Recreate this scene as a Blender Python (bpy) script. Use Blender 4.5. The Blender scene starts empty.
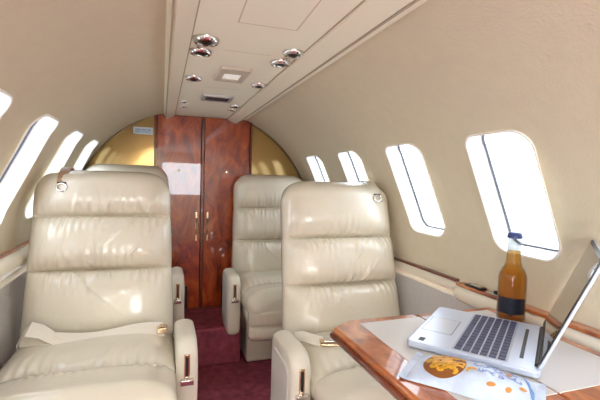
import bpy, bmesh, math, random
from mathutils import Vector, Matrix
from mathutils.geometry import delaunay_2d_cdt
C = bpy.context.scene.collection
sc = bpy.context.scene
PI = math.pi
R = math.radians
EYE = 1.03                                   # eye height above the aisle floor
CX, CZ, RR = .2295, EYE - .3213, .7344       # cabin cross-section: a circle
ZC = EYE + .363                              # flat ceiling panel
YB = 2.55                                    # aft bulkhead
YF = -1.3                                    # forward end
ZT = EYE - .357                              # table top

# ------------------------------------------------------------------ materials
def srgb(r, g, b):
    f = lambda c: (c/255/12.92) if c/255 <= .04045 else ((c/255+.055)/1.055)**2.4
    return (f(r), f(g), f(b), 1)

def mat(name, col, rough=.5, metal=0, coat=0, bump=0, bscale=100, var=0, vscale=8, trans=0, ior=1.45, spec=.5, emit=None, coat_rough=.05):
    m = bpy.data.materials.new(name); m.use_nodes = True
    nt = m.node_tree; b = nt.nodes['Principled BSDF']
    b.inputs['Base Color'].default_value = col
    b.inputs['Roughness'].default_value = rough
    b.inputs['Metallic'].default_value = metal
    b.inputs['Coat Weight'].default_value = coat
    b.inputs['Coat Roughness'].default_value = coat_rough
    b.inputs['Transmission Weight'].default_value = trans
    b.inputs['IOR'].default_value = ior
    b.inputs['Specular IOR Level'].default_value = spec
    tc = nt.nodes.new('ShaderNodeTexCoord')
    if var:
        n = nt.nodes.new('ShaderNodeTexNoise'); n.inputs['Scale'].default_value = vscale; n.inputs['Detail'].default_value = 4
        nt.links.new(tc.outputs['Object'], n.inputs['Vector'])
        r = nt.nodes.new('ShaderNodeValToRGB')
        r.color_ramp.elements[0].position = .3; r.color_ramp.elements[1].position = .7
        r.color_ramp.elements[0].color = tuple(c*(1-var) for c in col[:3]) + (1,)
        r.color_ramp.elements[1].color = tuple(min(1, c*(1+var)) for c in col[:3]) + (1,)
        nt.links.new(n.outputs['Fac'], r.inputs['Fac']); nt.links.new(r.outputs['Color'], b.inputs['Base Color'])
    if bump:
        n = nt.nodes.new('ShaderNodeTexNoise'); n.inputs['Scale'].default_value = bscale; n.inputs['Detail'].default_value = 5
        nt.links.new(tc.outputs['Object'], n.inputs['Vector'])
        k = nt.nodes.new('ShaderNodeBump'); k.inputs['Strength'].default_value = bump; k.inputs['Distance'].default_value = .01
        nt.links.new(n.outputs['Fac'], k.inputs['Height']); nt.links.new(k.outputs['Normal'], b.inputs['Normal'])
    if emit:
        b.inputs['Emission Color'].default_value = emit[0]; b.inputs['Emission Strength'].default_value = emit[1]
    return m

def wood_mat(name, c0, c1, c2, stretch=(6, 6, 1.2), scale=3.0, coat=1.0, rough=.3):
    m = mat(name, c1, rough, coat=coat, coat_rough=.02)
    nt = m.node_tree; b = nt.nodes['Principled BSDF']
    tc = nt.nodes.new('ShaderNodeTexCoord'); mp = nt.nodes.new('ShaderNodeMapping'); mp.inputs['Scale'].default_value = stretch
    nt.links.new(tc.outputs['Object'], mp.inputs['Vector'])
    n = nt.nodes.new('ShaderNodeTexNoise'); n.inputs['Scale'].default_value = scale; n.inputs['Detail'].default_value = 8
    n.inputs['Distortion'].default_value = 1.6; n.inputs['Roughness'].default_value = .62
    nt.links.new(mp.outputs['Vector'], n.inputs['Vector'])
    r = nt.nodes.new('ShaderNodeValToRGB'); e = r.color_ramp.elements
    e[0].position = .32; e[0].color = c0; e[1].position = .72; e[1].color = c2
    x = e.new(.5); x.color = c1
    nt.links.new(n.outputs['Fac'], r.inputs['Fac']); nt.links.new(r.outputs['Color'], b.inputs['Base Color'])
    return m

LEATHER = mat('cream_leather', srgb(216, 208, 190), .27, coat=.7, coat_rough=.10, bump=.26, bscale=22, var=.04, vscale=5)
LEATHER_ARM = mat('cream_arm_leather', srgb(217, 210, 194), .36, coat=.25, coat_rough=.2, bump=.05, bscale=60)
PANEL_GREY = mat('armrest_panel_vinyl', srgb(205, 200, 192), .5, bump=.05, bscale=90)
HEADLINER = mat('beige_headliner', srgb(212, 202, 178), .75, bump=.15, bscale=160, var=.02, vscale=30)
CEILING = mat('ceiling_vinyl', srgb(243, 241, 222), .65, bump=.06, bscale=120)
STRIP = mat('strip_plastic', srgb(238, 235, 214), .4)
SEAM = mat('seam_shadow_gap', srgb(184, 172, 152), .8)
GREYWALL = mat('grey_sidewall_fabric', srgb(186, 182, 180), .85, bump=.25, bscale=220, var=.03, vscale=60)
BOLSTER = mat('cream_ledge_vinyl', srgb(226, 218, 200), .4, coat=.15)
REVEAL = mat('white_window_reveal', srgb(240, 238, 232), .45)
GASKET = mat('grey_blue_gasket', srgb(66, 72, 86), .4)
CARPET = mat('burgundy_carpet', srgb(166, 84, 100), .95, bump=.9, bscale=260, var=.28, vscale=26, spec=.2)
WOOD = wood_mat('burl_mahogany', srgb(98, 25, 6), srgb(160, 58, 13), srgb(202, 98, 32), (3.2, 3.2, 1.6), 3.2)
WOODTAB = wood_mat('table_mahogany', srgb(116, 50, 22), srgb(172, 92, 44), srgb(208, 132, 76), (4, 1.6, 4), 4.0)
WOODEDGE = wood_mat('dark_mahogany', srgb(70, 24, 12), srgb(106, 44, 22), srgb(134, 62, 32), (6, 1, 6), 4.0)
CHROME = mat('chrome', srgb(215, 212, 208), .12, metal=1)
BRASSY = mat('warm_chrome', srgb(214, 190, 160), .18, metal=1)
BLACK = mat('black_plastic', srgb(26, 26, 28), .4)
DARKGREY = mat('dark_grille', srgb(58, 60, 64), .5)
GOLD = mat('gold_laminate', srgb(196, 164, 106), .10, metal=.8, coat=.8, bump=.02, bscale=30)
DIFF = mat('lamp_diffuser', srgb(228, 232, 224), .3, emit=((1, .98, .92, 1), .3))
BELT = mat('seat_belt_webbing', srgb(222, 214, 200), .6, bump=.2, bscale=240)
TAB = mat('tan_leather', srgb(170, 132, 104), .5, bump=.1, bscale=80)
PAD = mat('table_leather', srgb(206, 202, 200), .5, coat=.12, bump=.06, bscale=150)
SILVER = mat('laptop_silver', srgb(202, 211, 230), .32, metal=.35)
KEY = mat('dark_keys', srgb(66, 70, 100), .5)
KEYBED = mat('key_bed', srgb(178, 184, 200), .45, metal=.3)
SCREEN = mat('dark_glossy_screen', srgb(14, 15, 18), .03, coat=1)
PADTOUCH = mat('touchpad', srgb(200, 206, 220), .3, metal=.3)
CAP = mat('blue_cap', srgb(52, 70, 124), .4)
LABEL = mat('navy_label', srgb(18, 19, 38), .5, var=.15, vscale=90)
BAGW = mat('bag_film', srgb(196, 210, 234), .28, coat=.3, bump=.1, bscale=30, var=.2, vscale=24)
BAGB = mat('bag_blue_print', srgb(98, 150, 206), .35)
BAGL = mat('bag_lavender_print', srgb(128, 146, 204), .35)
BOWL = mat('bowl_print', srgb(140, 84, 40), .4)
NUT = mat('nut_print', srgb(222, 164, 44), .4, var=.3, vscale=120)
NUT2 = mat('almond_print', srgb(206, 142, 78), .4)
SIGN = mat('sign_white', srgb(208, 220, 232), .4)
SIGNTXT = mat('sign_blue', srgb(120, 150, 190), .5)
METALDARK = mat('dark_metal', srgb(70, 62, 58), .3, metal=.9)

def glass_mat(name, tint, glossy=.12, rough=.02):
    m = bpy.data.materials.new(name); m.use_nodes = True; nt = m.node_tree; nt.nodes.clear()
    o = nt.nodes.new('ShaderNodeOutputMaterial'); t = nt.nodes.new('ShaderNodeBsdfTransparent'); g = nt.nodes.new('ShaderNodeBsdfGlossy')
    t.inputs['Color'].default_value = tint; g.inputs['Roughness'].default_value = rough
    lw = nt.nodes.new('ShaderNodeLayerWeight'); lw.inputs['Blend'].default_value = .5
    pw = nt.nodes.new('ShaderNodeMath'); pw.operation = 'POWER'; pw.inputs[1].default_value = 4
    fr = nt.nodes.new('ShaderNodeMath'); fr.operation = 'MULTIPLY_ADD'; fr.inputs[1].default_value = .7; fr.inputs[2].default_value = .04
    nt.links.new(lw.outputs['Facing'], pw.inputs[0]); nt.links.new(pw.outputs[0], fr.inputs[0])
    mx = nt.nodes.new('ShaderNodeMixShader')
    nt.links.new(fr.outputs[0], mx.inputs['Fac']); nt.links.new(t.outputs['BSDF'], mx.inputs[1]); nt.links.new(g.outputs['BSDF'], mx.inputs[2])
    nt.links.new(mx.outputs['Shader'], o.inputs['Surface'])
    return m
PANE = glass_mat('window_glass', (.28, .29, .31, 1))
BGLASS = glass_mat('bottle_glass', (.70, .72, .74, 1), .03)
def beer_mat():
    m = bpy.data.materials.new('amber_beer'); m.use_nodes = True; nt = m.node_tree; nt.nodes.clear()
    o = nt.nodes.new('ShaderNodeOutputMaterial'); t = nt.nodes.new('ShaderNodeBsdfTransparent'); l = nt.nodes.new('ShaderNodeBsdfTranslucent'); d = nt.nodes.new('ShaderNodeBsdfRefraction')
    l.inputs['Color'].default_value = (1, .52, .02, 1); d.inputs['Color'].default_value = (1, .96, .85, 1); d.inputs['IOR'].default_value = 1.2; d.inputs['Roughness'].default_value = .05
    a = nt.nodes.new('ShaderNodeMixShader'); b = nt.nodes.new('ShaderNodeMixShader'); a.inputs['Fac'].default_value = .45; b.inputs['Fac'].default_value = .5
    nt.links.new(l.outputs[0], a.inputs[1]); nt.links.new(d.outputs[0], a.inputs[2])
    nt.links.new(a.outputs[0], b.inputs[1]); nt.links.new(t.outputs[0], b.inputs[2]); nt.links.new(b.outputs[0], o.inputs['Surface'])
    v = nt.nodes.new('ShaderNodeVolumeAbsorption'); v.inputs['Color'].default_value = (.99, .71, .0, 1); v.inputs['Density'].default_value = 38
    nt.links.new(v.outputs[0], o.inputs['Volume'])
    return m
BEER = beer_mat()

# ------------------------------------------------------------------ helpers
def tag(o, label=None, cat=None, group=None, kind=None):
    if label: o['label'] = label
    if cat: o['category'] = cat
    if group: o['group'] = group
    if kind: o['kind'] = kind
    return o

def empty(name, loc=(0, 0, 0), rz=0):
    o = bpy.data.objects.new(name, None); C.objects.link(o); o.location = loc; o.rotation_euler = (0, 0, rz)
    o.empty_display_size = .05
    return o

def link(name, me, parent=None, loc=None, rot=None):
    o = bpy.data.objects.new(name, me); C.objects.link(o)
    if parent: o.parent = parent
    if loc: o.location = loc
    if rot: o.rotation_euler = rot
    return o

class MB:
    """collects shapes for ONE mesh object"""
    def __init__(s): s.v = []; s.f = []; s.mi = []; s.cur = 0
    def add(s, vs, fs, M=None):
        b = len(s.v)
        s.v += [tuple(M @ Vector(p)) if M else tuple(p) for p in vs]
        s.f += [tuple(b+i for i in f) for f in fs]; s.mi += [s.cur]*len(fs)
    def box(s, lo, hi, M=None):
        x0, y0, z0 = lo; x1, y1, z1 = hi
        s.add([(x0,y0,z0),(x1,y0,z0),(x1,y1,z0),(x0,y1,z0),(x0,y0,z1),(x1,y0,z1),(x1,y1,z1),(x0,y1,z1)],
              [(0,3,2,1),(4,5,6,7),(0,1,5,4),(1,2,6,5),(2,3,7,6),(3,0,4,7)], M)
    def prism(s, poly, z0, z1, M=None):
        n = len(poly)
        vs = [(x, y, z0) for x, y in poly] + [(x, y, z1) for x, y in poly]
        s.add(vs, [tuple(range(n-1, -1, -1)), tuple(range(n, 2*n))] + [(i, (i+1) % n, n+(i+1) % n, n+i) for i in range(n)], M)
    def lathe(s, prof, n=32, M=None, cap=True):
        vs = []; fs = []
        for r, z in prof:
            for k in range(n):
                a = 2*PI*k/n; vs.append((r*math.cos(a), r*math.sin(a), z))
        for j in range(len(prof)-1):
            for k in range(n):
                fs.append((j*n+k, j*n+(k+1) % n, (j+1)*n+(k+1) % n, (j+1)*n+k))
        if cap:
            fs.append(tuple(range(n-1, -1, -1))); fs.append(tuple(range((len(prof)-1)*n, len(prof)*n)))
        s.add(vs, fs, M)
    def torus(s, R0, r, n=28, m=10, M=None):
        vs = []; fs = []
        for i in range(n):
            a = 2*PI*i/n
            for j in range(m):
                b = 2*PI*j/m
                vs.append(((R0+r*math.cos(b))*math.cos(a), (R0+r*math.cos(b))*math.sin(a), r*math.sin(b)))
        for i in range(n):
            for j in range(m):
                fs.append((i*m+j, ((i+1) % n)*m+j, ((i+1) % n)*m+(j+1) % m, i*m+(j+1) % m))
        s.add(vs, fs, M)
    def tube(s, pts, r, n=8):
        pts = [Vector(p) for p in pts]; rings = []
        up = Vector((0, 0, 1))
        for i, p in enumerate(pts):
            t = (pts[min(i+1, len(pts)-1)] - pts[max(i-1, 0)]).normalized()
            a = t.cross(up)
            if a.length < 1e-4: a = t.cross(Vector((1, 0, 0)))
            a.normalize(); b = a.cross(t)
            rings.append([p + a*r*math.cos(2*PI*k/n) + b*r*math.sin(2*PI*k/n) for k in range(n)])
        vs = [q for g in rings for q in g]
        fs = [(i*n+k, i*n+(k+1) % n, (i+1)*n+(k+1) % n, (i+1)*n+k) for i in range(len(rings)-1) for k in range(n)]
        fs += [tuple(range(n-1, -1, -1)), tuple(range(len(vs)-n, len(vs)))]
        s.add(vs, fs)
    def mesh(s, name, mats, smooth=False, bevel=0, seg=3, sharp=35):
        me = bpy.data.meshes.new(name); me.from_pydata(s.v, [], s.f)
        if not isinstance(mats, (list, tuple)): mats = [mats]
        for m in mats: me.materials.append(m)
        for p, k in zip(me.polygons, s.mi): p.material_index = k
        bm = bmesh.new(); bm.from_mesh(me)
        bmesh.ops.recalc_face_normals(bm, faces=bm.faces)
        if bevel:
            es = [e for e in bm.edges if len(e.link_faces) == 2 and e.calc_face_angle(0) > R(30)]
            nb = bmesh.ops.bevel(bm, geom=es, offset=bevel, segments=seg, profile=.5, affect='EDGES', clamp_overlap=True)
            for f in nb['faces']: f.smooth = True
        elif smooth:
            for f in bm.faces: f.smooth = True
            for e in bm.edges:
                e.smooth = not (len(e.link_faces) == 2 and e.calc_face_angle(0) > R(sharp))
        bm.to_mesh(me); bm.free()
        return me
    def build(s, name, mats, parent=None, loc=None, rot=None, **k):
        return link(name, s.mesh(name, mats, **k), parent, loc, rot)

def rrect(cx, cy, hw, hh, r, n=8):
    p = []
    for sx, sy, a0 in ((1, 1, 0), (-1, 1, 90), (-1, -1, 180), (1, -1, 270)):
        for k in range(n+1):
            a = R(a0 + 90*k/n); p.append((cx+sx*(hw-r)+r*math.cos(a), cy+sy*(hh-r)+r*math.sin(a)))
    return p

# ------------------------------------------------------------------ cabin shell
def wp(side, y, ang, dr=0):
    """point on the sidewall; ang = degrees above the circle's horizontal"""
    a = R(ang); r = RR + dr
    ease = .042*max(0, (ang-52)/16.8)**2 if side < 0 else 0      # the headliner runs in to the narrow rail
    return (CX + side*r*math.cos(a) + ease, y, CZ + r*math.sin(a))

HW = .106
RIGHT = [2.155, 1.703, 1.263, .832, .40, -.03, -.47, -.90]
LEFT = [2.285, 1.852, 1.425, .995, .565, .135, -.30]
AR, AL = (10.2, 38.2), (11.0, 41.4)

def hole(side, yc, n=9):
    a0, a1 = AR if side > 0 else AL
    k = R(1)*RR                                    # metres per degree
    pts = rrect(yc, (a0+a1)/2*k, HW, (a1-a0)/2*k, .05, n)
    return [(y, s/k) for y, s in pts]

def wall(side, name):
    ys = RIGHT if side > 0 else LEFT
    a0, a1 = -7, 68.8
    k = R(1)*RR
    V = []; E = []
    holes = []
    for yc in ys:
        h = hole(side, yc); holes.append(h); b = len(V)
        V += [Vector((y, a*k)) for y, a in h]
        E += [(b+i, b+(i+1) % len(h)) for i in range(len(h))]
    amin, amax = (AR if side > 0 else AL)
    y0 = YF if side > 0 else -.46
    ny = int((YB-y0)/.035); na = 44
    for i in range(ny+1):
        for j in range(na+1):
            y = y0 + (YB-y0)*i/ny; a = a0 + (a1-a0)*j/na
            if any(abs(y-c) < HW+.012 and amin-1 < a < amax+1 for c in ys): continue
            V.append(Vector((y, a*k)))
    out = delaunay_2d_cdt(V, E, [], 0, 1e-6)
    vs, fs = out[0], out[2]
    m = MB(); F = []
    for f in fs:
        c = sum((vs[i] for i in f), Vector((0, 0)))/len(f)
        ins = False
        for h in holes:
            cy = sum(p[0] for p in h)/len(h)
            if abs(c.x-cy) > HW: continue
            n = len(h); w = False
            for i in range(n):
                y1, z1 = h[i][0], h[i][1]*k; y2, z2 = h[(i+1) % n][0], h[(i+1) % n][1]*k
                if (z1 > c.y) != (z2 > c.y) and c.x < (y2-y1)*(c.y-z1)/(z2-z1)+y1: w = not w
            ins |= w
        if not ins: F.append(f)
    m.add([wp(side, p.x, p.y/k) for p in vs], F)
    o = m.build(name, HEADLINER, smooth=True, sharp=80)
    return tag(o, kind='structure', label='curved beige headliner wall with a row of windows, ' + ('behind the table' if side > 0 else 'beside the seat with the lap belt laid across it'))
wall(1, 'wall_right'); wall(-1, 'wall_left')

nwin = 0
def window(side, yc):
    global nwin
    nwin += 1
    a0, a1 = AR if side > 0 else AL
    k = R(1)*RR; ac = (a0+a1)/2
    h = hole(side, yc)
    def ring(scale, dr, push=0):
        return [wp(side, yc+(y-yc)*scale, ac+(a-ac)*(1-(1-scale)*.6), dr) for y, a in h]
    n = len(h)
    # white sleeve that runs out through the wall, with a small lip on the cabin side
    m = MB()
    rings = [ring(1.05, -.0005), ring(1.035, -.004), ring(1.0, -.0035), ring(.975, .006), ring(.93, .03), ring(.90, .05), ring(1.25, .05)]
    vs = [p for r in rings for p in r]
    m.add(vs, [(j*n+i, j*n+(i+1) % n, (j+1)*n+(i+1) % n, (j+1)*n+i) for j in range(len(rings)-1) for i in range(n)])
    o = m.build('window_%d' % nwin, REVEAL, smooth=True, sharp=50)
    tag(o, kind='structure')
    g = MB(); r1, r2, r3 = ring(.905, .047), ring(.872, .045), ring(.868, .052)
    g.add(r1+r2+r3, [(j*n+i, j*n+(i+1) % n, (j+1)*n+(i+1) % n, (j+1)*n+i) for j in range(2) for i in range(n)])
    g.build('window_gasket', GASKET, o, smooth=True)
    p = MB(); q = ring(.91, .0505); c = len(q)
    p.add(q+[wp(side, yc, ac, .0505)], [(i, (i+1) % n, c) for i in range(n)])
    p.build('window_pane', PANE, o, smooth=True)
for y in RIGHT: window(1, y)
for y in LEFT: window(-1, y)

# ceiling panel, its seams, the two long rails
m = MB(); m.box((CX-.30, YF, ZC), (CX+.30, YB, ZC+.02))
ceil = tag(m.build('ceiling', CEILING), kind='structure')
m = MB()
zs = ZC-.0008
for x0, y0, x1, y1 in ((.292, .60, .307, .95), (.307, .95, .165, .955), (.165, .955, .15, .60), (.30, 1.17, .16, 1.175), (.16, 1.68, .31, 1.675)):
    d = Vector((x1-x0, y1-y0, 0)); nn = Vector((-d.y, d.x, 0)).normalized()*.0016
    a, b = Vector((x0, y0, zs)), Vector((x1, y1, zs))
    m.add([a-nn, a+nn, b+nn, b-nn], [(0, 1, 2, 3)])
m.build('panel_seams', mat('panel_seam', srgb(206, 196, 178), .8), ceil)
def rail(side, name):
    xin = .067 if side < 0 else .3825
    xo = xin + side*(.047 if side < 0 else .054)
    z1 = EYE + .391*.85
    poly = [(xin, ZC+.001), (xin, ZC-.007), (xin+side*.003, ZC-.009), (xo-side*.006, z1+.001), (xo, z1+.004), (xo+side*.003, z1+.008), (xo+side*.018, ZC+.012)]
    m = MB()
    vs = [(x, YF, z) for x, z in poly] + [(x, YB-.002, z) for x, z in poly]; n = len(poly)
    m.add(vs, [(i, (i+1) % n, n+(i+1) % n, n+i) for i in range(n)] + [tuple(range(n)), tuple(range(n, 2*n))])
    o = m.build(name, STRIP, smooth=True, sharp=30); tag(o, kind='structure')
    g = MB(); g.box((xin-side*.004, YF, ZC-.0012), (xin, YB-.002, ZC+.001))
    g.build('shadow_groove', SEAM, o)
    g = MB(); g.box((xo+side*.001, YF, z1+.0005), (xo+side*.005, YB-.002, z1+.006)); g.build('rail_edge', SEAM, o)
rail(-1, 'trim_1'); rail(1, 'trim_2')

# floor, step, lower sidewalls
m = MB(); m.box((-.62, YF, -.04), (1.08, YB, 0)); tag(m.build('floor', CARPET), kind='structure', label='burgundy carpet floor of the aisle')
m = MB(); m.box((-.035, 2.16, 0), (.425, YB, .205))
tag(m.build('floor_step', CARPET, bevel=.012), kind='structure', label='carpeted step in front of the wooden doors')
def lower(side, name):
    za = CZ + RR*math.sin(R(-5)); xa = CX + side*(RR-.012)
    prof = [(xa, za), (xa-side*.01, za-.06), (xa-side*.02, .3), (xa-side*.03, -.03)]
    m = MB(); vs = [(x, YF if side > 0 else -.46, z) for x, z in prof] + [(x, YB, z) for x, z in prof]; n = len(prof)
    m.add(vs, [(i, i+1, n+i+1, n+i) for i in range(n-1)])
    tag(m.build(name, GREYWALL, smooth=True), kind='structure', label='grey fabric lower sidewall panel')
lower(1, 'wall_right_lower'); lower(-1, 'wall_left_lower')

# ledges: wood cap by the wall over a rounded cream bolster
def ledge(side, y0, y1, xin, ztop, zbot, name, woodw, xw):
    """xin inner face, xw wall face"""
    s = side
    b = MB(); prof = []
    w = abs(xw-xin)
    r = min((ztop-zbot)/2, .02)
    cxx = xin + s*r
    for k in range(9):
        a = R(90 + 180*k/8)
        prof.append((cxx + s*r*math.cos(a), (ztop+zbot)/2 + ((ztop-zbot)/2)*math.sin(a)))
    prof = [(xw, ztop)] + prof + [(xw, zbot)]
    n = len(prof)
    rows = []
    for y, sc_ in ((y0, .55), (y0+.004, .8), (y0+.014, 1), (y1-.014, 1), (y1-.004, .8), (y1, .55)):
        zc = (ztop+zbot)/2
        rows += [(xw+(x-xw)*(1 if sc_ == 1 else .9+.1*sc_), y, zc+(z-zc)*sc_) for x, z in prof]
    b.add(rows, [(j*n+i, j*n+(i+1) % n, (j+1)*n+(i+1) % n, (j+1)*n+i) for j in range(5) for i in range(n)] + [tuple(range(n)), tuple(range(5*n, 6*n))])
    o = b.build(name, BOLSTER, smooth=True, sharp=60); tag(o, kind='structure')
    c = MB(); c.box((min(xw, xw-s*woodw), y0+.004, ztop-.004), (max(xw, xw-s*woodw), y1-.004, ztop+.006))
    c.build('wood_cap', WOODEDGE if woodw < .02 else WOODTAB, o, bevel=.0025, seg=2)
XR, XL = CX+RR-.001, CX-RR+.001
ledge(1, YF, 1.075, .921, EYE-.333, EYE-.388, 'trim_3', .036, XR)
ledge(1, 1.088, 2.53, .946, EYE-.329, EYE-.375, 'trim_4', .016, XR)
ledge(-1, -.45, 2.53, -.455, EYE-.282, EYE-.345, 'trim_5', .022, XL)

# aft bulkhead: gold laminate wall round a pair of burl doors
m = MB()
arc = [(CX+(RR+.03)*math.cos(R(a)), CZ+(RR+.03)*math.sin(R(a))) for a in range(-30, 211, 4)]
poly = [(x, z) for x, z in arc] + [(CX-.70, -.05), (CX+.70, -.05)]
n = len(poly)
m.add([(x, YB, z) for x, z in poly] + [(x, YB+.03, z) for x, z in poly], [tuple(range(n)), tuple(range(n, 2*n))] + [(i, (i+1) % n, n+(i+1) % n, n+i) for i in range(n)])
tag(m.build('wall_aft', GOLD), kind='structure', label='gold laminate bulkhead either side of the wooden doors')
# slim dark edging where the headliner meets the bulkhead
m = MB()
arcs = [R(a) for a in range(-4, 185, 3)]
vs = []
for r_, y_ in ((RR-.001, YB-.012), (RR-.009, YB-.012), (RR-.009, YB-.001), (RR-.001, YB-.001)):
    vs += [(CX+r_*math.cos(a), y_, CZ+r_*math.sin(a)) for a in arcs]
n = len(arcs)
m.add(vs, [(j*n+i, j*n+i+1, ((j+1) % 4)*n+i+1, ((j+1) % 4)*n+i) for j in range(4) for i in range(n-1)])
tag(m.build('trim_6', mat('bulkhead_edging', srgb(120, 98, 66), .5)), kind='structure')

ZD0, ZD1 = .207, ZC-.004
def door(name, x0, x1, hx, lx0, lx1, label):
    m = MB(); m.box((x0, YB-.022, ZD0), (x1, YB-.001, ZD1))
    o = m.build(name, WOOD, bevel=.003, seg=2); tag(o, label, kind='structure')
    h = MB(); h.box((hx-.0065, YB-.026, EYE-.40), (hx+.0065, YB-.022, EYE-.22)); h.build('handle_plate', BRASSY, o, bevel=.002, seg=2)
    h = MB(); h.tube([(hx, YB-.026, EYE-.26), (hx, YB-.045, EYE-.265), (hx, YB-.045, EYE-.355), (hx, YB-.026, EYE-.36)], .004); h.build('handle', BRASSY, o, smooth=True)
    g = MB()
    for k in range(7):
        z = EYE-.80+.016*k
        g.box((lx0, YB-.026, z), (lx1, YB-.021, z+.008))
    g.build('louvre_vent', WOOD, o)
    p = MB(); p.box((lx0-.012, YB-.024, EYE-.815), (lx1+.012, YB-.0215, EYE-.68)); p.build('louvre_gap_shade', METALDARK, o)  # dark backing sheet: the shade between the louvre bars is put in as colour
    k = MB(); k.lathe([(.0, 0), (.007, 0), (.008, .003), (.0, .004)], 16, Matrix.Translation(((x0+x1)/2, YB-.022, EYE+.03)) @ Matrix.Rotation(R(90), 4, 'X'), cap=False); k.build('lock', BRASSY, o, smooth=True)
door('door_1', -.030, .226, .203, .06, .145, 'glossy burl wood door, the one nearer the small white sign')
door('door_2', .246, .525, .270, .375, .455, 'glossy burl wood door, the one behind the seat at the bulkhead')
m = MB(); m.box((.2265, YB-.028, ZD0), (.2455, YB-.001, ZD1)); tag(m.build('trim_7', WOODEDGE, bevel=.004, seg=3), kind='structure')
m = MB(); m.box((-.046, YB-.030, ZD0), (-.031, YB-.001, ZD1)); m.box((.526, YB-.030, ZD0), (.541, YB-.001, ZD1)); tag(m.build('trim_8', WOODEDGE, bevel=.003, seg=2), kind='structure')
m = MB(); m.box((-.046, YB-.034, .2055), (.541, YB-.001, .2065)); tag(m.build('trim_9', WOODEDGE), kind='structure')

# forward bulkhead behind the camera, open to the cockpit and its windscreen
m = MB()
for lo, hi in (((-.62, YF-.03, -.03), (.0, YF, 1.42)), ((.58, YF-.03, -.03), (1.08, YF, 1.42)), ((.0, YF-.03, -.03), (.58, YF, .74)), ((.0, YF-.03, 1.22), (.58, YF, 1.42))):
    m.box(lo, hi)
m.box((-.60, YF, -.03), (-.50, -.80, 1.42))  # unseen block, added to narrow the side doorway and cut its daylight
tag(m.build('wall_forward', HEADLINER), kind='structure')

# ------------------------------------------------------------------ ceiling fittings
def Mt(x, y, z): return Matrix.Translation((x, y, z))
def gasper(x, y, label, big=1.0, kind='air'):
    t = empty('air_vent' if kind == 'air' else 'reading_light', (x, y, ZC-.0005))
    tag(t, label, 'air vent' if kind == 'air' else 'reading light', 'overhead air vents and reading lights')
    s = big
    b = MB(); b.lathe([(.033*s, 0), (.0325*s, -.004*s), (.028*s, -.010*s), (.022*s, -.011*s), (.0185*s, -.008*s), (.018*s, -.001)], 28, cap=False); b.build('bezel', CHROME, t, smooth=True)
    e = MB()
    e.lathe([(.0175*s, -.001), (.017*s, -.005*s), (.013*s, -.011*s), (.0085*s, -.013*s), (.0075*s, -.009*s), (.0, -.008*s)], 24, cap=False)
    e.build('eyeball', METALDARK, t, smooth=True, rot=(R(8), R(10), 0))
    d = MB(); d.lathe([(.0, -.0092*s), (.0078*s, -.0098*s), (.0078*s, -.0140*s), (.0055*s, -.0148*s), (0, -.014*s)], 16, cap=False)
    d.build('nozzle' if kind == 'air' else 'lens', BLACK if kind == 'air' else DIFF, t, smooth=True, rot=(R(8), R(10), 0))
for x, y, k, s, l in ((.106, 1.105, 'air', 1.1, 'largest chrome air vent, beside the narrow ceiling rail, nearest the camera'),
                      (.102, 1.215, 'light', 1.0, 'chrome reading light beside the narrow rail, just behind the largest air vent'),
                      (.106, 1.545, 'air', .95, 'single chrome air vent beside the narrow rail, level with the square ceiling light'),
                      (.100, 2.06, 'air', .6, 'tiny chrome air vent beside the narrow rail, first of two near the doors'),
                      (.104, 2.20, 'light', .55, 'tiny chrome reading light beside the narrow rail, closest to the wooden doors'),
                      (.352, 1.115, 'air', .95, 'chrome air vent beside the wide rail, nearest the camera on that rail'),
                      (.346, 1.225, 'light', 1.0, 'chrome reading light beside the wide rail, just behind its nearest air vent'),
                      (.352, 1.55, 'air', .9, 'single chrome air vent beside the wide rail, level with the square ceiling light'),
                      (.348, 2.06, 'air', .8, 'small chrome air vent beside the wide rail, just past the dark grille'),
                      (.350, 2.18, 'light', .7, 'small chrome reading light beside the wide rail, closest to the wooden doors')):
    gasper(x, y, l, s, k)
def knob(x, y, label):
    b = MB(); b.lathe([(.010, 0), (.010, -.004), (.006, -.008), (0, -.008)], 18, Mt(x, y, ZC-.0005), cap=False)
    tag(b.build('switch_button', CHROME, smooth=True), label, 'button', 'overhead buttons')
knob(.092, 1.163, 'small chrome button beside the narrow rail, between the largest vent and its light')
knob(.350, 1.172, 'small chrome button beside the wide rail, between its nearest vent and light')

t = tag(empty('ceiling_light', (.229, 1.43, ZC-.0005)), 'square cream ceiling light with a pale lens in the cabin ceiling', 'ceiling light')
b = MB(); o_, i_ = rrect(0, 0, .053, .095, .008, 3), rrect(0, .012, .030, .040, .004, 3); n = len(o_)
b.add([(x, y, 0) for x, y in o_] + [(x*.94, y*.94, -.010) for x, y in o_] + [(x, y, -.010) for x, y in i_] + [(x, y, -.002) for x, y in i_],
      [(j*n+i, j*n+(i+1) % n, (j+1)*n+(i+1) % n, (j+1)*n+i) for j in range(3) for i in range(n)])
b.build('frame', mat('lamp_frame', srgb(204, 198, 182), .45), t, smooth=True)
b = MB(); b.box((-.030, -.028, -.0065), (.030, .052, -.002)); b.build('diffuser', DIFF, t, bevel=.002, seg=2)
t = tag(empty('air_grille', (.234, 1.88, ZC-.0005)), 'dark rectangular air grille in the ceiling nearer the doors', 'air grille')
b = MB(); o_, i_ = rrect(0, 0, .070, .062, .006, 3), rrect(0, 0, .052, .044, .003, 3)
b.add([(x, y, 0) for x, y in o_] + [(x*.96, y*.96, -.010) for x, y in o_] + [(x, y, -.010) for x, y in i_] + [(x, y, -.002) for x, y in i_],
      [(j*n+i, j*n+(i+1) % n, (j+1)*n+(i+1) % n, (j+1)*n+i) for j in range(3) for i in range(n)])
b.build('frame', mat('grille_frame', srgb(176, 178, 176), .35, metal=.4), t, smooth=True)
b = MB()
b.box((-.052, -.044, -.004), (.052, .044, -.002))
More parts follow.
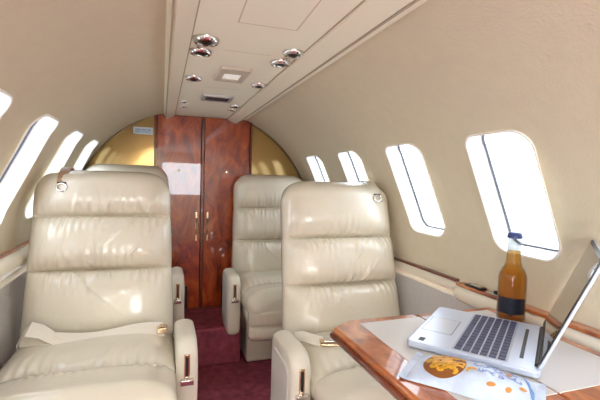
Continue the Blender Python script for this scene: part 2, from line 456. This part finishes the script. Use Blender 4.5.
for k in range(9):
    y = -.04+.01*k; b.box((-.052, y, -.009), (.052, y+.003, -.003))
for k in (-.018, .018): b.box((k-.002, -.044, -.0095), (k+.002, .044, -.003))
b.build('grille', DARKGREY, t)

t = tag(empty('placard', (-.108, YB-.0006, EYE+.257)), 'small pale blue sign on the gold bulkhead beside the wooden door', 'sign')
b = MB(); b.box((-.055, -.003, -.021), (.055, 0, .021)); b.build('plate', SIGN, t, bevel=.001, seg=2)
b = MB()
random.seed(5)
for row, z in ((0, .005), (1, -.008)):
    x = -.042
    while x < .038:
        w = random.choice((.005, .007, .006)); b.box((x, -.0036, z-.004), (x+w, -.003, z+.005)); x += w+.0025+(.004 if random.random() < .2 else 0)
b.build('lettering', SIGNTXT, t)

# ------------------------------------------------------------------ seats
SW = .50
def wrinkle_set(seed, seams, xs=(-.17, .17), num=11):
    rnd = random.Random(seed); out = []
    for sv in seams:
        for k in range(num):
            out.append((rnd.uniform(*xs), sv, rnd.uniform(-.35, .35), rnd.uniform(.0035, .0065), rnd.uniform(.014, .06), rnd.choice((1, -1, 1))*rnd.uniform(.0025, .0075), rnd.choice((-1, 1))))
    return out
def wrinkles(ws, x, v):
    d = 0
    for xk, sv, tilt, wd, ln, am, sd in ws:
        dv = (v-sv)*sd
        if dv < 0 or dv > ln*2.5: continue
        q = (x-xk-tilt*dv)/wd
        if abs(q) < 3: d += am*math.exp(-q*q)*math.exp(-(dv/ln)**2)*min(1, dv/.012)
    return d
def gathers(seams, x, v, ph):
    d = 0
    for sv in seams:
        dv = abs(v-sv); sd = 1 if v > sv else -1
        if dv > .09: continue
        k = math.sin(2*PI*x/.026 + 2.2*math.sin(17*x+ph+sd) + sd*1.3 + 9*dv*math.sin(11*x+ph))
        env = .55+.45*math.sin(23*x+ph*2+sd*2)
        d -= .013*math.exp(-(dv/.0055)**2)
        d += .006*k*env*math.exp(-dv/.036)*min(1, dv/.008)
    return d
def pillow(v, seams, bul, tight=4.0):
    for a, b in zip(seams[:-1], seams[1:]):
        if a <= v <= b:
            t = 2*(v-a)/(b-a)-1
            return bul*(1-abs(t)**tight)
    return 0
def loft(L, hw, hb, seams, bul, ws, corner, expo=4.5, nf=58, nv=110, endr=.05, startr=.02, taper=0):
    """pillowed slab: x across, v along, w out of the front; returns verts (x, v, w) and faces"""
    vs = []; fs = []
    nb = 16; n = nf+1+nb
    rows = []
    for j in range(nv+1):
        t = j/nv
        v = L*(.5-.5*math.cos(PI*t))*.35 + L*t*.65
        # ends: shrink width (corner radius) and thickness (end radius)
        a = hw - taper*(v/L); b = hb
        if v > L-corner: q = (v-(L-corner))/corner; a -= corner*(1-math.sqrt(max(0, 1-q**2.4)))*.92
        if v > L-endr: q = (v-(L-endr))/endr; b *= math.sqrt(max(.0, 1-q*q))*.97+.03
        if v < startr: q = 1-v/startr; b *= math.sqrt(max(0, 1-q*q))*.6+.4; a -= startr*.6*(1-math.sqrt(max(0, 1-q*q)))
        rows.append((v, a, b))
    for v, a, b in rows:
        p = pillow(v, seams, bul)
        for i in range(nf+1):
            u = -1+2*i/nf
            u = math.copysign(1-(1-abs(u))**1.25, u)      # crowd a little towards the edges
            e = (1-abs(u)**expo)**(1/expo) if abs(u) < 1 else 0
            w = b*e
            edge = max(0, 1-abs(u)**5)
            w += (p*(b/hb) + (wrinkles(ws, u*a, v) + gathers(seams[1:-1], u*a, v, L*9+bul*70) if b > hb*.8 else 0))*edge
            vs.append((u*a*(1+.012*p/max(bul, 1e-6)), v, w))
        for i in range(nb):
            u = 1-2*(i+1)/(nb+1)
            e = (1-abs(u)**expo)**(1/expo)
            vs.append((u*a, v, -b*e))
    for j in range(nv):
        for i in range(n):
            fs.append((j*n+i, j*n+(i+1) % n, (j+1)*n+(i+1) % n, (j+1)*n+i))
    fs.append(tuple(range(n-1, -1, -1))); fs.append(tuple(range(nv*n, nv*n+n)))
    return vs, fs

def back_mesh(seed, s1=.235, s2=.432):
    seams = [0.02, s1, s2, .655]
    ws = wrinkle_set(seed, (s1, s2), num=36) + wrinkle_set(seed+7, seams[:1], num=6) + [
        (-.10, s1, 1.1, .006, .10, .005, -1), (.12, s2, -1.0, .006, .09, .004, -1), (.05, s1, .9, .006, .12, .004, 1)]
    vs, fs = loft(.64, SW/2, .058, seams, .050, ws, .105, endr=.07, expo=4.2, taper=.018, nf=110, nv=210)
    m = MB(); m.add([(x, -w, v) for x, v, w in vs], fs)
    return m.mesh('backrest', LEATHER, smooth=True, sharp=75)
def cushion_mesh(seed):
    ws = wrinkle_set(seed, (.30,), num=14) + wrinkle_set(seed+3, (.03,), num=6)
    vs, fs = loft(.50, SW/2, .07, [0, .30, .52], .032, ws, .05, endr=.06, expo=5, nv=100, nf=90)
    m = MB(); m.add([(x, -v, w) for x, v, w in vs], fs)
    return m.mesh('seat_cushion', LEATHER, smooth=True, sharp=70)
def arm_profile():
    # y forward is negative; rounded outline of the drop-down arm
    pts = []
    for cy, cz, r, a0, a1 in ((-.06, .470, .045, 90, 0), (-.065, .24, .05, 0, -90), (-.215, .23, .04, 270, 180), (-.195, .455, .06, 180, 90)):
        for k in range(8):
            a = R(a0+(a1-a0)*k/7); pts.append((cy + r*math.cos(a), cz + r*math.sin(a)))
    return pts
ARMP = arm_profile()
def arm_mesh():
    m = MB(); n = len(ARMP); T = .066
    cy = sum(p[0] for p in ARMP)/n; cz = sum(p[1] for p in ARMP)/n
    vs = []; layers = []
    for k in range(9):
        a = R(-90+180*k/8)
        x = T/2*math.sin(a)*1.0; s = .018*(1-math.cos(a))
        layers.append((x, s))
    for x, s in layers:
        for y, z in ARMP:
            d = math.hypot(y-cy, z-cz); f = (d-s)/d; vs.append((x, cy+(y-cy)*f, cz+(z-cz)*f))
    fs = [(j*n+i, j*n+(i+1) % n, (j+1)*n+(i+1) % n, (j+1)*n+i) for j in range(8) for i in range(n)] + [tuple(range(n)), tuple(range(8*n, 9*n))]
    m.add(vs, fs); return m.mesh('armrest', LEATHER_ARM, smooth=True, sharp=50)
def arm_panel_mesh(side):
    m = MB(); n = len(ARMP); cy = sum(p[0] for p in ARMP)/n; cz = sum(p[1] for p in ARMP)/n - .012
    P = [(cy+(y-cy)*.74, cz+(z-cz)*.74) for y, z in ARMP]; Q = [(cy+(y-cy)*.71, cz+(z-cz)*.71) for y, z in ARMP]
    x0, x1 = side*.0315, side*.0365
    m.add([(x0, y, z) for y, z in P] + [(x1, y, z) for y, z in Q], [tuple(range(n)), tuple(range(n, 2*n))] + [(i, (i+1) % n, n+(i+1) % n, n+i) for i in range(n)])
    return m.mesh('side_panel', PANEL_GREY, smooth=True, sharp=40)
ARM = arm_mesh(); ARMPAN = {1: arm_panel_mesh(1), -1: arm_panel_mesh(-1)}
m = MB(); m.box((-.009, -.2572, .380), (.009, -.250, .470)); PLATE = m.mesh('latch_plate', BRASSY, bevel=.002, seg=2)
m = MB(); m.box((-.004, -.2585, .390), (.004, -.254, .463)); SLOT = m.mesh('latch_slot', BLACK)
m = MB(); m.box((-.020, -.270, .376), (.020, -.252, .394)); m.box((-.005, -.265, .390), (.005, -.256, .404)); HANDLE = m.mesh('latch_handle', CHROME, bevel=.003, seg=3)
m = MB()
for k in range(0, 1): pass
prof = [(-.20, .0), (-.20, .31), (.20, .31), (.20, .0)]
m.box((-.195, -.17, .0), (.195, .12, .30)); BASE = m.mesh('seat_base', LEATHER_ARM, bevel=.02, seg=4)
m = MB(); m.box((-.232, -.44, .285), (.232, .03, .35)); PANM = m.mesh('seat_pan', LEATHER_ARM, bevel=.02, seg=4)
vs, fs = loft(.17, SW/2-.005, .035, [0, .09, .19], .012, wrinkle_set(31, (.09,), num=8), .04, endr=.04, startr=.03, expo=5, nv=40)
m = MB(); m.add([(x, -w, -v) for x, v, w in vs], fs); FLAP = m.mesh('leg_cushion', LEATHER, smooth=True, sharp=70)
BACKS = {11: back_mesh(11, .262, .458), 23: back_mesh(23, .215, .40), 37: back_mesh(37, .235, .43)}
CUSH = {s: cushion_mesh(s) for s in (5, 17)}

def seat(xc, y, side, label, bs, cs, recline, sx=1.0, sz=1.0, group='cream leather cabin seats'):
    t = empty('cabin_seat', (xc, y, 0)); t.scale = (sx, 1, sz); tag(t, label, 'seat', group)
    link('backrest', BACKS[bs], t, (0, .058, .415), (R(-recline), 0, 0))
    link('seat_cushion', CUSH[cs], t, (0, .035, .385))
    link('leg_cushion', FLAP, t, (0, -.425, .40))
    link('seat_pan', PANM, t); link('seat_base', BASE, t)
    a = link('armrest', ARM, t, (side*(SW/2+.034), 0, 0))
    link('side_panel', ARMPAN[side], a)
    p = link('latch_plate', PLATE, a); link('latch_slot', SLOT, a); link('latch_handle', HANDLE, a)
    return t
LS = seat(-.203, 1.525, 1, 'cream leather seat with a lap belt across it and tan strap tab on top', 11, 5, 14)
RS = seat(.687, 1.35, -1, 'cream leather seat behind the wooden table, chrome belt buckle on its cushion', 23, 17, 14, 1.0, .985)
RRS = seat(.6425, 2.31, -1, 'cream leather seat at the bulkhead beside the wooden doors, behind the seat at the table', 37, 5, 7, .97)
LLS = seat(-.188, 2.33, 1, 'cream leather seat almost hidden behind the one with the lap belt across it', 23, 17, 7, .95, 1.03)

def ribbon(pts, ups, w, th, name, ma, parent):
    """flat strap along pts, ups = the strap's across-direction at every point"""
    m = MB(); vs = []; N = len(pts)
    for i, p in enumerate(pts):
        p = Vector(p); a = Vector(ups[i]).normalized()
        tg = (Vector(pts[min(i+1, N-1)])-Vector(pts[max(i-1, 0)])).normalized(); nn = tg.cross(a).normalized()
        for sa, sn in ((-1, -1), (1, -1), (1, 1), (-1, 1)): vs.append(p + a*sa*w/2 + nn*sn*th/2)
    fs = [(i*4+k, i*4+(k+1) % 4, (i+1)*4+(k+1) % 4, (i+1)*4+k) for i in range(N-1) for k in range(4)] + [(0, 1, 2, 3), (N*4-4, N*4-3, N*4-2, N*4-1)]
    m.add(vs, fs); return m.build(name, ma, parent, smooth=True, sharp=50)
# lap belt across the left seat
N = 26; pts = []; ups = []
for i in range(N):
    s = i/(N-1); x = -.215+.43*s
    pts.append((x, -.058-.030*math.sin(PI*s)-.010*math.sin(7*s), .492+.006*math.sin(9*s)-.006*s)); ups.append((.10*math.sin(5*s), .72+.15*math.sin(4*s), .66-.2*math.sin(6*s)))
bl = ribbon(pts, ups, .052, .003, 'lap_belt', BELT, LS)
pts = [(-.222, -.03, .46), (-.214, -.06, .502), (-.19, -.075, .530), (-.155, -.078, .520), (-.12, -.085, .497), (-.09, -.10, .486)]
ribbon(pts, [(.25, .5, .75), (.3, .55, .7), (.2, .7, .6), (.1, .8, .5), (0, .85, .4), (0, .9, .3)], .052, .003, 'lap_belt', BELT, LS)
m = MB(); m.box((.192, -.088, .480), (.226, -.050, .500)); m.box((.200, -.082, .500), (.220, -.056, .505)); m.build('buckle', BRASSY, LS, bevel=.004, seg=3)
# belt and buckle on the right seat
pts = [(-.235, -.03, .475), (-.215, -.06, .490), (-.19, -.10, .490), (-.16, -.13, .488)]
ribbon(pts, [(.25, .8, .5)]*4, .044, .003, 'lap_belt', BELT, RS)
pts = [(-.13, -.135, .490), (-.06, -.12, .490), (.04, -.10, .490), (.21, -.04, .484)]
ribbon(pts, [(-.15, .8, .5)]*4, .044, .003, 'lap_belt', BELT, RS)
bk = MB(); Mb = Matrix.Translation((-.145, -.135, .484)) @ Matrix.Rotation(R(-14), 4, 'Z')
bk.box((-.034, -.026, 0), (.034, .026, .012), Mb); bk.build('buckle', BRASSY, RS, bevel=.004, seg=3)
bk = MB(); bk.box((-.022, -.018, .012), (.030, .018, .019), Mb); bk.build('buckle_lid', CHROME, RS, bevel=.003, seg=3)
# strap tabs on the headrests
def strap_tab(parent, x, ma, y0, z0, rec):
    M = Matrix.Translation((0, .058, .415)) @ Matrix.Rotation(R(-rec), 4, 'X')
    e = empty('strap_tab'); e.parent = parent; e.matrix_local = M
    # over the top edge and down the front
    P = [(x, .01, .647), (x, -.022, .645), (x, -.050, .634), (x, -.079, .613), (x, -.096, .590), (x, -.104, .568)]
    ribbon(P, [(1, 0, 0)]*6, .034, .004, 'strap_leather', ma, e)
    r = MB(); r.torus(.014, .0026, M=Matrix.Translation((x, -.1085, .552)) @ Matrix.Rotation(R(84), 4, 'X') @ Matrix.Scale(1.15, 4, (1, 0, 0))); r.build('strap_ring', CHROME, e, smooth=True)
    r = MB(); r.tube([(x-.014, -.107, .568), (x+.014, -.107, .568)], .0028); r.build('ring_bar', METALDARK, e, smooth=True)
strap_tab(LS, -.132, TAB, 1.6, 0, 14)
strap_tab(RS, .145, LEATHER_ARM, 1.35, 0, 14)

# ------------------------------------------------------------------ table
T = tag(empty('folding_table', (.645, .66, ZT)), 'glossy mahogany folding table with pale leather inlay, holding laptop, bottle and snack bag', 'table')
def toloc(poly): return [(x-.645, y-.66) for x, y in poly]
def leaf(poly, pad):
    m = MB(); m.prism(toloc(poly), -.026, 0)
    o = m.build('table_leaf', WOODTAB, T, bevel=.007, seg=4)
    p = MB(); p.prism(toloc(pad), -.002, .0012); p.build('leather_inlay', PAD, o, bevel=.001, seg=2)
    e = MB()
    pl = toloc(poly); 
    return o
leaf([(.402, .40), (.6535, .40), (.6535, .912), (.455, .912), (.398, .876)], [(.466, .488), (.6515, .488), (.6515, .884), (.472, .878)])
leaf([(.6555, .40), (.912, .40), (.912, .909), (.6555, .909)], [(.6575, .488), (.88, .488), (.88, .884), (.6575, .884)])
m = MB(); m.tube([(x-.645, y-.66, -.019) for x, y in ((.655, .398), (.405, .398), (.3995, .405), (.3955, .872), (.400, .880), (.45, .912), (.458, .9145), (.655, .9145))], .0075, 10)
m.build('edge_moulding', WOODEDGE, T, smooth=True)
m = MB(); m.box((-.06, -.20, -.07), (.262, .20, -.027)); m.build('support_arm', METALDARK, T, bevel=.005, seg=2)

# ------------------------------------------------------------------ laptop
LW, LD = .288, .25
L = tag(empty('laptop', (.693, .714, ZT+.0016), R(38)), 'open silver laptop with dark keys on the wooden table', 'laptop')
m = MB(); m.prism(rrect(0, 0, LW/2, LD/2, .012, 5), .002, .016); m.build('laptop_base', SILVER, L, bevel=.003, seg=3)
for sx in (-1, 1):
    for sy in (-1, 1):
        m = MB(); m.box((sx*.12-.008, sy*.10-.004, 0), (sx*.12+.008, sy*.10+.004, .0022)); m.build('rubber_foot', BLACK, L)
m = MB(); m.prism(rrect(.0, -.018, .134, .052, .004, 3), .0155, .0164); m.build('keyboard_bed', KEYBED, L)
m = MB()
x0, x1, y0, y1 = -.131, .131, -.067, .031
rows = [14, 14, 14, 13, 12, 8]
for r_, cnt in enumerate(rows):
    yy1 = y0+(y1-y0)*(r_+1)/6-.0017; yy0 = y0+(y1-y0)*r_/6+.0017
    if cnt == 8: ws_ = [1, 1, 1, 1.2, 5.6, 1.2, 1, 1, 1]
    elif cnt == 13: ws_ = [1.5]+[1]*11+[1.8]
    elif cnt == 12: ws_ = [1.9]+[1]*10+[2.3]
    else: ws_ = [1]*cnt
    tot = sum(ws_); x = x0
    for w in ws_:
        ww = (x1-x0)*w/tot
        m.prism([(x+.0016, yy0), (x+ww-.0016, yy0), (x+ww-.0016, yy1), (x+.0016, yy1)], .0163, .0182); x += ww
m.build('keyboard', KEY, L, bevel=.0006, seg=1)
m = MB(); m.prism(rrect(-.005, .083, .052, .032, .004, 3), .0155, .0163); m.build('touchpad', PADTOUCH, L)
m = MB(); m.prism(rrect(-.005, .083, .0533, .0333, .004, 3), .0152, .01615); m.build('touchpad_edge', DARKGREY, L)
m = MB(); m.prism(rrect(-.118, .098, .010, .006, .001, 2), .0155, .0164); m.build('sticker', DARKGREY, L)
m = MB(); m.prism(rrect(0, -.0905, .095, .0035, .002, 2), .0155, .0166); m.build('speaker_grille', BLACK, L)
# lid
PHI = 68.5
lid = empty('laptop_lid'); lid.parent = L; lid.location = (0, -LD/2+.006, .018); lid.rotation_euler = (R(PHI), 0, 0)
# lid frame: local y runs from hinge outwards is -y; after the rotation -y climbs
m = MB(); m.prism(rrect(0, -.119, LW/2, .119, .010, 5), -.0055, .0); lid_shell = m.build('lid_shell', SILVER, lid, bevel=.0015, seg=2)
m = MB(); m.prism(rrect(0, -.122, LW/2-.003, .114, .008, 4), .0, .0015); m.build('screen_bezel', BLACK, lid)
m = MB(); m.prism(rrect(0, -.126, LW/2-.010, .102, .002, 2), .0012, .002); m.build('screen', SCREEN, lid)
m = MB(); m.tube([(-.12, -LD/2+.006, .017), (.12, -LD/2+.006, .017)], .005, 12); m.build('hinge', BLACK, L, smooth=True)
lid.rotation_euler = (R(-PHI), 0, 0)

# ------------------------------------------------------------------ bottle
B = tag(empty('beer_bottle', (.874, .798, ZT+.0004)), 'clear glass beer bottle with blue cap and dark label on the table behind the laptop', 'bottle')
out = [(.0, .001), (.028, .0), (.033, .004), (.0342, .012), (.0342, .114), (.0330, .124), (.0285, .136), (.0215, .147), (.0185, .158), (.0160, .190), (.0150, .218), (.0162, .220), (.0164, .226), (.0150, .228)]
def refine(p, k=4):
    q = []
    for i in range(len(p)-1):
        p0 = p[max(i-1, 0)]; p1 = p[i]; p2 = p[i+1]; p3 = p[min(i+2, len(p)-1)]
        for s in range(k):
            t = s/k
            f = lambda c: .5*((2*p1[c]) + (-p0[c]+p2[c])*t*.6 + (2*p0[c]-5*p1[c]+4*p2[c]-p3[c])*t*t*0 + 0)
            q.append((p1[0]+(p2[0]-p1[0])*(t*t*(3-2*t)*.5+t*.5), p1[1]+(p2[1]-p1[1])*t))
    q.append(p[-1]); return q
m = MB(); m.lathe(refine(out, 4), 40, cap=False); m.build('glass_body', BGLASS, B, smooth=True, sharp=60)
inn = [(0, .006), (.027, .006), (.0312, .011), (.0322, .02), (.0322, .113), (.0310, .123), (.0265, .135), (.0197, .146), (.0168, .158), (.0148, .180), (.0146, .186), (0, .186)]
m = MB(); m.lathe(refine(inn, 3), 40, cap=False); m.build('beer', BEER, B, smooth=True, sharp=60)
m = MB()
prof = []
n = 40; vs = []
for z, r in ((.220, .0178), (.223, .0178), (.231, .0166), (.235, .0132)):
    for k in range(n):
        a = 2*PI*k/n; rr_ = r + (.0007*math.cos(20*a) if z < .2245 else 0); vs.append((rr_*math.cos(a), rr_*math.sin(a), z))
m.add(vs, [(j*n+k, j*n+(k+1) % n, (j+1)*n+(k+1) % n, (j+1)*n+k) for j in range(3) for k in range(n)] + [tuple(range(3*n, 4*n))])
m.build('cap', CAP, B, smooth=True, sharp=50)
m = MB(); vs = []; K = 40
ac = math.atan2(-.798, -.874)
for k in range(K+1):
    a = ac - R(60) + R(120)*k/K
    dip = .006*max(0, 1-abs((k-K/2)/4.5))
    for z in (.026-dip, .068): vs.append((.0347*math.cos(a), .0347*math.sin(a), z))
m.add(vs, [(2*k, 2*k+2, 2*k+3, 2*k+1) for k in range(K)])
m.build('paper_label', LABEL, B, smooth=True)

# ------------------------------------------------------------------ snack bag
BX, BY = .102, .062
G = tag(empty('snack_bag', (.531, .561, ZT+.0016), R(-51)), 'pale blue and white snack bag printed with a bowl of nuts, lying beside the laptop', 'snack bag')
def bagh(x, y):
    u, v = min(1, abs(x)/BX), min(1, abs(y)/BY)
    h = .030*(1-u**2.4)**.8*(1-v**2.2)**.75
    h += .0016*math.sin(38*y+3*math.sin(40*x))*(u**2)*(1-u**6)*(1-v**4) + .0012*math.sin(70*x+20*y)*(1-u**4)*(1-v**4)
    return h + .0016
m = MB(); nx, ny = 60, 40; vs = []
for i in range(nx+1):
    for j in range(ny+1):
        x = -BX+2*BX*i/nx; y = -BY+2*BY*j/ny
        yy = y*(1-.05*(1-(abs(x)/BX)**2)); vs.append((x, yy, bagh(x, y)))
N0 = len(vs); vs += [(x, y, .0002) for x, y, z in vs]
q = lambda i, j: i*(ny+1)+j
fs = []
for i in range(nx):
    for j in range(ny):
        fs.append((q(i, j), q(i+1, j), q(i+1, j+1), q(i, j+1))); fs.append((N0+q(i, j), N0+q(i, j+1), N0+q(i+1, j+1), N0+q(i+1, j)))
for i in range(nx):
    for j in (0, ny): fs.append((q(i, j), q(i+1, j), N0+q(i+1, j), N0+q(i, j)))
for j in range(ny):
    for i in (0, nx): fs.append((q(i, j), q(i, j+1), N0+q(i, j+1), N0+q(i, j)))
m.add(vs, fs); m.build('bag_film', BAGW, G, smooth=True, sharp=60)
for s in (-1, 1):
    m = MB(); x0 = s*BX
    vs = []; K = 44
    for k in range(K+1):
        y = -BY+2*BY*k/K
        for dx in (0, .012): vs.append((x0+s*dx+(s*.0015 if (k % 2 and dx) else 0), y, .0016+.0022*dx/.012))
    b0 = len(m.v); m.add(vs, [(2*k, 2*k+1, 2*k+3, 2*k+2) for k in range(K)])
    m.add([(x, y, z-.0012) for x, y, z in vs], [(2*k, 2*k+1, 2*k+3, 2*k+2) for k in range(K)])
    m.build('crimped_end', BAGW, G)
def patch(m, poly, lift):
    """print a convex polygon on the bag: fan, finely split, following the film"""
    cx = sum(p[0] for p in poly)/len(poly); cy = sum(p[1] for p in poly)/len(poly)
    n = len(poly); K = 5; vs = [(cx, cy, bagh(cx, cy)+lift)]
    for k in range(1, K+1):
        for x, y in poly:
            X, Y = cx+(x-cx)*k/K, cy+(y-cy)*k/K; vs.append((X, Y*(1-.05*(1-(abs(X)/BX)**2)), bagh(X, Y)+lift))
    fs = [(0, 1+i, 1+(i+1) % n) for i in range(n)]
    for k in range(K-1):
        fs += [(1+k*n+i, 1+k*n+(i+1) % n, 1+(k+1)*n+(i+1) % n, 1+(k+1)*n+i) for i in range(n)]
    m.add(vs, fs)
def crescent(m, x, y, r, a0, span, w, lift):
    K = 9; vs = []
    for k in range(K+1):
        t = k/K; a = a0+span*(t-.5); ww = w*(math.sin(PI*t)**.6*.8+.2)
        for s in (-1, 1):
            X, Y = x+(r+s*ww/2)*math.cos(a), y+(r+s*ww/2)*math.sin(a)
            vs.append((X, Y*(1-.05*(1-(abs(X)/BX)**2)), bagh(X, Y)+lift))
    m.add(vs, [(2*k, 2*k+1, 2*k+3, 2*k+2) for k in range(K)])
bcx, bcy = -.045, -.011
m = MB(); patch(m, [(bcx+  .037*math.cos(2*PI*k/32), bcy+.041*math.sin(2*PI*k/32)) for k in range(32)], .0007); m.build('bowl_print', BOWL, G, smooth=True)
m = MB(); rnd = random.Random(3)
for k in range(64):
    rr_, a = .031*math.sqrt(rnd.random()), rnd.uniform(0, 2*PI)
    crescent(m, bcx+rr_*math.cos(a), bcy+.003+rr_*math.sin(a)*1.05, .0062, rnd.uniform(0, 6.28), 3.0, .0060, .0011+.00001*k)
crescent(m, .004, -.022, .008, 2.2, 3.2, .006, .0012)
m.build('nut_print', NUT, G, smooth=True)
for x, y, a in ((.036, -.040, .4), (.062, -.036, 1.2), (.058, .012, 2.2), (.082, -.012, .9)):
    m = MB(); patch(m, [(x+.0075*math.cos(2*PI*k/14)*math.cos(a)-.0042*math.sin(2*PI*k/14)*math.sin(a), y+.0075*math.cos(2*PI*k/14)*math.sin(a)+.0042*math.sin(2*PI*k/14)*math.cos(a)) for k in range(14)], .001)
    m.build('almond_print', NUT2, G, smooth=True)
m = MB()
for k in range(5): patch(m, [(.070+.004*k, .058-.006*k), (.074+.004*k, .058-.006*k), (.100, .004-.010*k), (.0975, .001-.010*k)], .0008)
m.build('stripe_print', BAGB, G, smooth=True)
m = MB()
for row, (y, xs, xe, h) in enumerate(((.022, -.006, .064, .012), (.004, .006, .074, .015), (-.014, .012, .052, .010))):
    x = xs
    while x < xe:
        w = rnd.uniform(.007, .011)
        crescent(m, x+w/2, y, h*.40, rnd.uniform(0, 6.28), 4.4, .0040, .0009); 
        if rnd.random() < .5: patch(m, [(x, y-h/2), (x+.002, y-h/2), (x+.003, y+h/2), (x+.001, y+h/2)], .0009)
        x += w+.002
m.build('lettering_print', BAGL, G, smooth=True)

# ------------------------------------------------------------------ ledge fittings
t = tag(empty('ashtray', (.944, 1.0, EYE-.3265)), 'small chrome lidded ashtray set in the wooden ledge beyond the table', 'ashtray')
m = MB(); m.box((-.013, -.035, 0), (.013, .035, .006)); m.build('tray', METALDARK, t, bevel=.002, seg=2)
m = MB(); m.box((-.011, -.030, .006), (.011, .012, .011)); m.build('lid', CHROME, t, bevel=.002, seg=2)
t = tag(empty('control_panel', (.944, .915, EYE-.3265)), 'small chrome control panel in the wooden ledge close to the bottle', 'control panel')
m = MB(); m.box((-.013, -.03, 0), (.013, .03, .004)); m.build('plate', CHROME, t, bevel=.0015, seg=2)
for k in (-.016, .004): 
    m = MB(); m.lathe([(.006, .004), (.006, .010), (.004, .012), (0, .012)], 16, Mt(0, k, 0), cap=False); m.build('knob', BLACK, t, smooth=True)

# ------------------------------------------------------------------ light
w = bpy.data.worlds.new('daylight'); sc.world = w; w.use_nodes = True; nt = w.node_tree
bg = nt.nodes['Background']
tc = nt.nodes.new('ShaderNodeTexCoord'); sp = nt.nodes.new('ShaderNodeSeparateXYZ'); rp = nt.nodes.new('ShaderNodeValToRGB')
mr = nt.nodes.new('ShaderNodeMapRange'); mr.inputs['From Min'].default_value = -1; mr.inputs['From Max'].default_value = 1
nt.links.new(tc.outputs['Generated'], sp.inputs['Vector']); nt.links.new(sp.outputs['Z'], mr.inputs['Value']); nt.links.new(mr.outputs['Result'], rp.inputs['Fac'])
e = rp.color_ramp.elements
e[0].position = .40; e[0].color = (.62, .66, .74, 1); e[1].position = .56; e[1].color = (.90, .97, 1, 1)
nt.links.new(rp.outputs['Color'], bg.inputs['Color']); bg.inputs['Strength'].default_value = 14.0

def area(name, loc, sx, sy, power, col=(1, .97, .92), rot=(0, 0, 0)):
    l = bpy.data.lights.new(name, 'AREA'); l.shape = 'RECTANGLE'; l.size = sx; l.size_y = sy; l.energy = power; l.color = col
    o = bpy.data.objects.new(name, l); C.objects.link(o); o.location = loc; o.rotation_euler = rot; o.visible_camera = True
    return o
# the cabin's own ceiling lamps: the square one in view and those further forward

# ------------------------------------------------------------------ camera
f = 400.; vpx, vpy, roll = 162., 175., .03
c_, s_ = math.cos(roll), math.sin(roll)
x, y = vpx-300, vpy-200
x, y = c_*x+s_*y, -s_*x+c_*y
p = math.atan2(-y, f); yaw = math.atan(-x/f*math.cos(p))
F = Vector((math.sin(yaw)*math.cos(p), math.cos(yaw)*math.cos(p), -math.sin(p)))
Rv = Vector((math.cos(yaw), -math.sin(yaw), 0)); U = Rv.cross(F)
Rc = c_*Rv + s_*U; Uc = c_*U - s_*Rv
cam = bpy.data.cameras.new('camera'); cam.sensor_width = 36; cam.lens = 36*f/600; cam.clip_start = .01
co = bpy.data.objects.new('camera', cam); C.objects.link(co)
M = Matrix((Rc, Uc, -F)).transposed().to_4x4(); M.translation = Vector((0, 0, EYE)); co.matrix_world = M
sc.camera = co
vs_ = sc.view_settings; vs_.view_transform = 'Standard'; vs_.look = 'None'; vs_.gamma = 1; vs_.use_curve_mapping = False; vs_.exposure = 0.35
sc.cycles.max_bounces = 14; sc.cycles.diffuse_bounces = 8; sc.cycles.transparent_max_bounces = 16
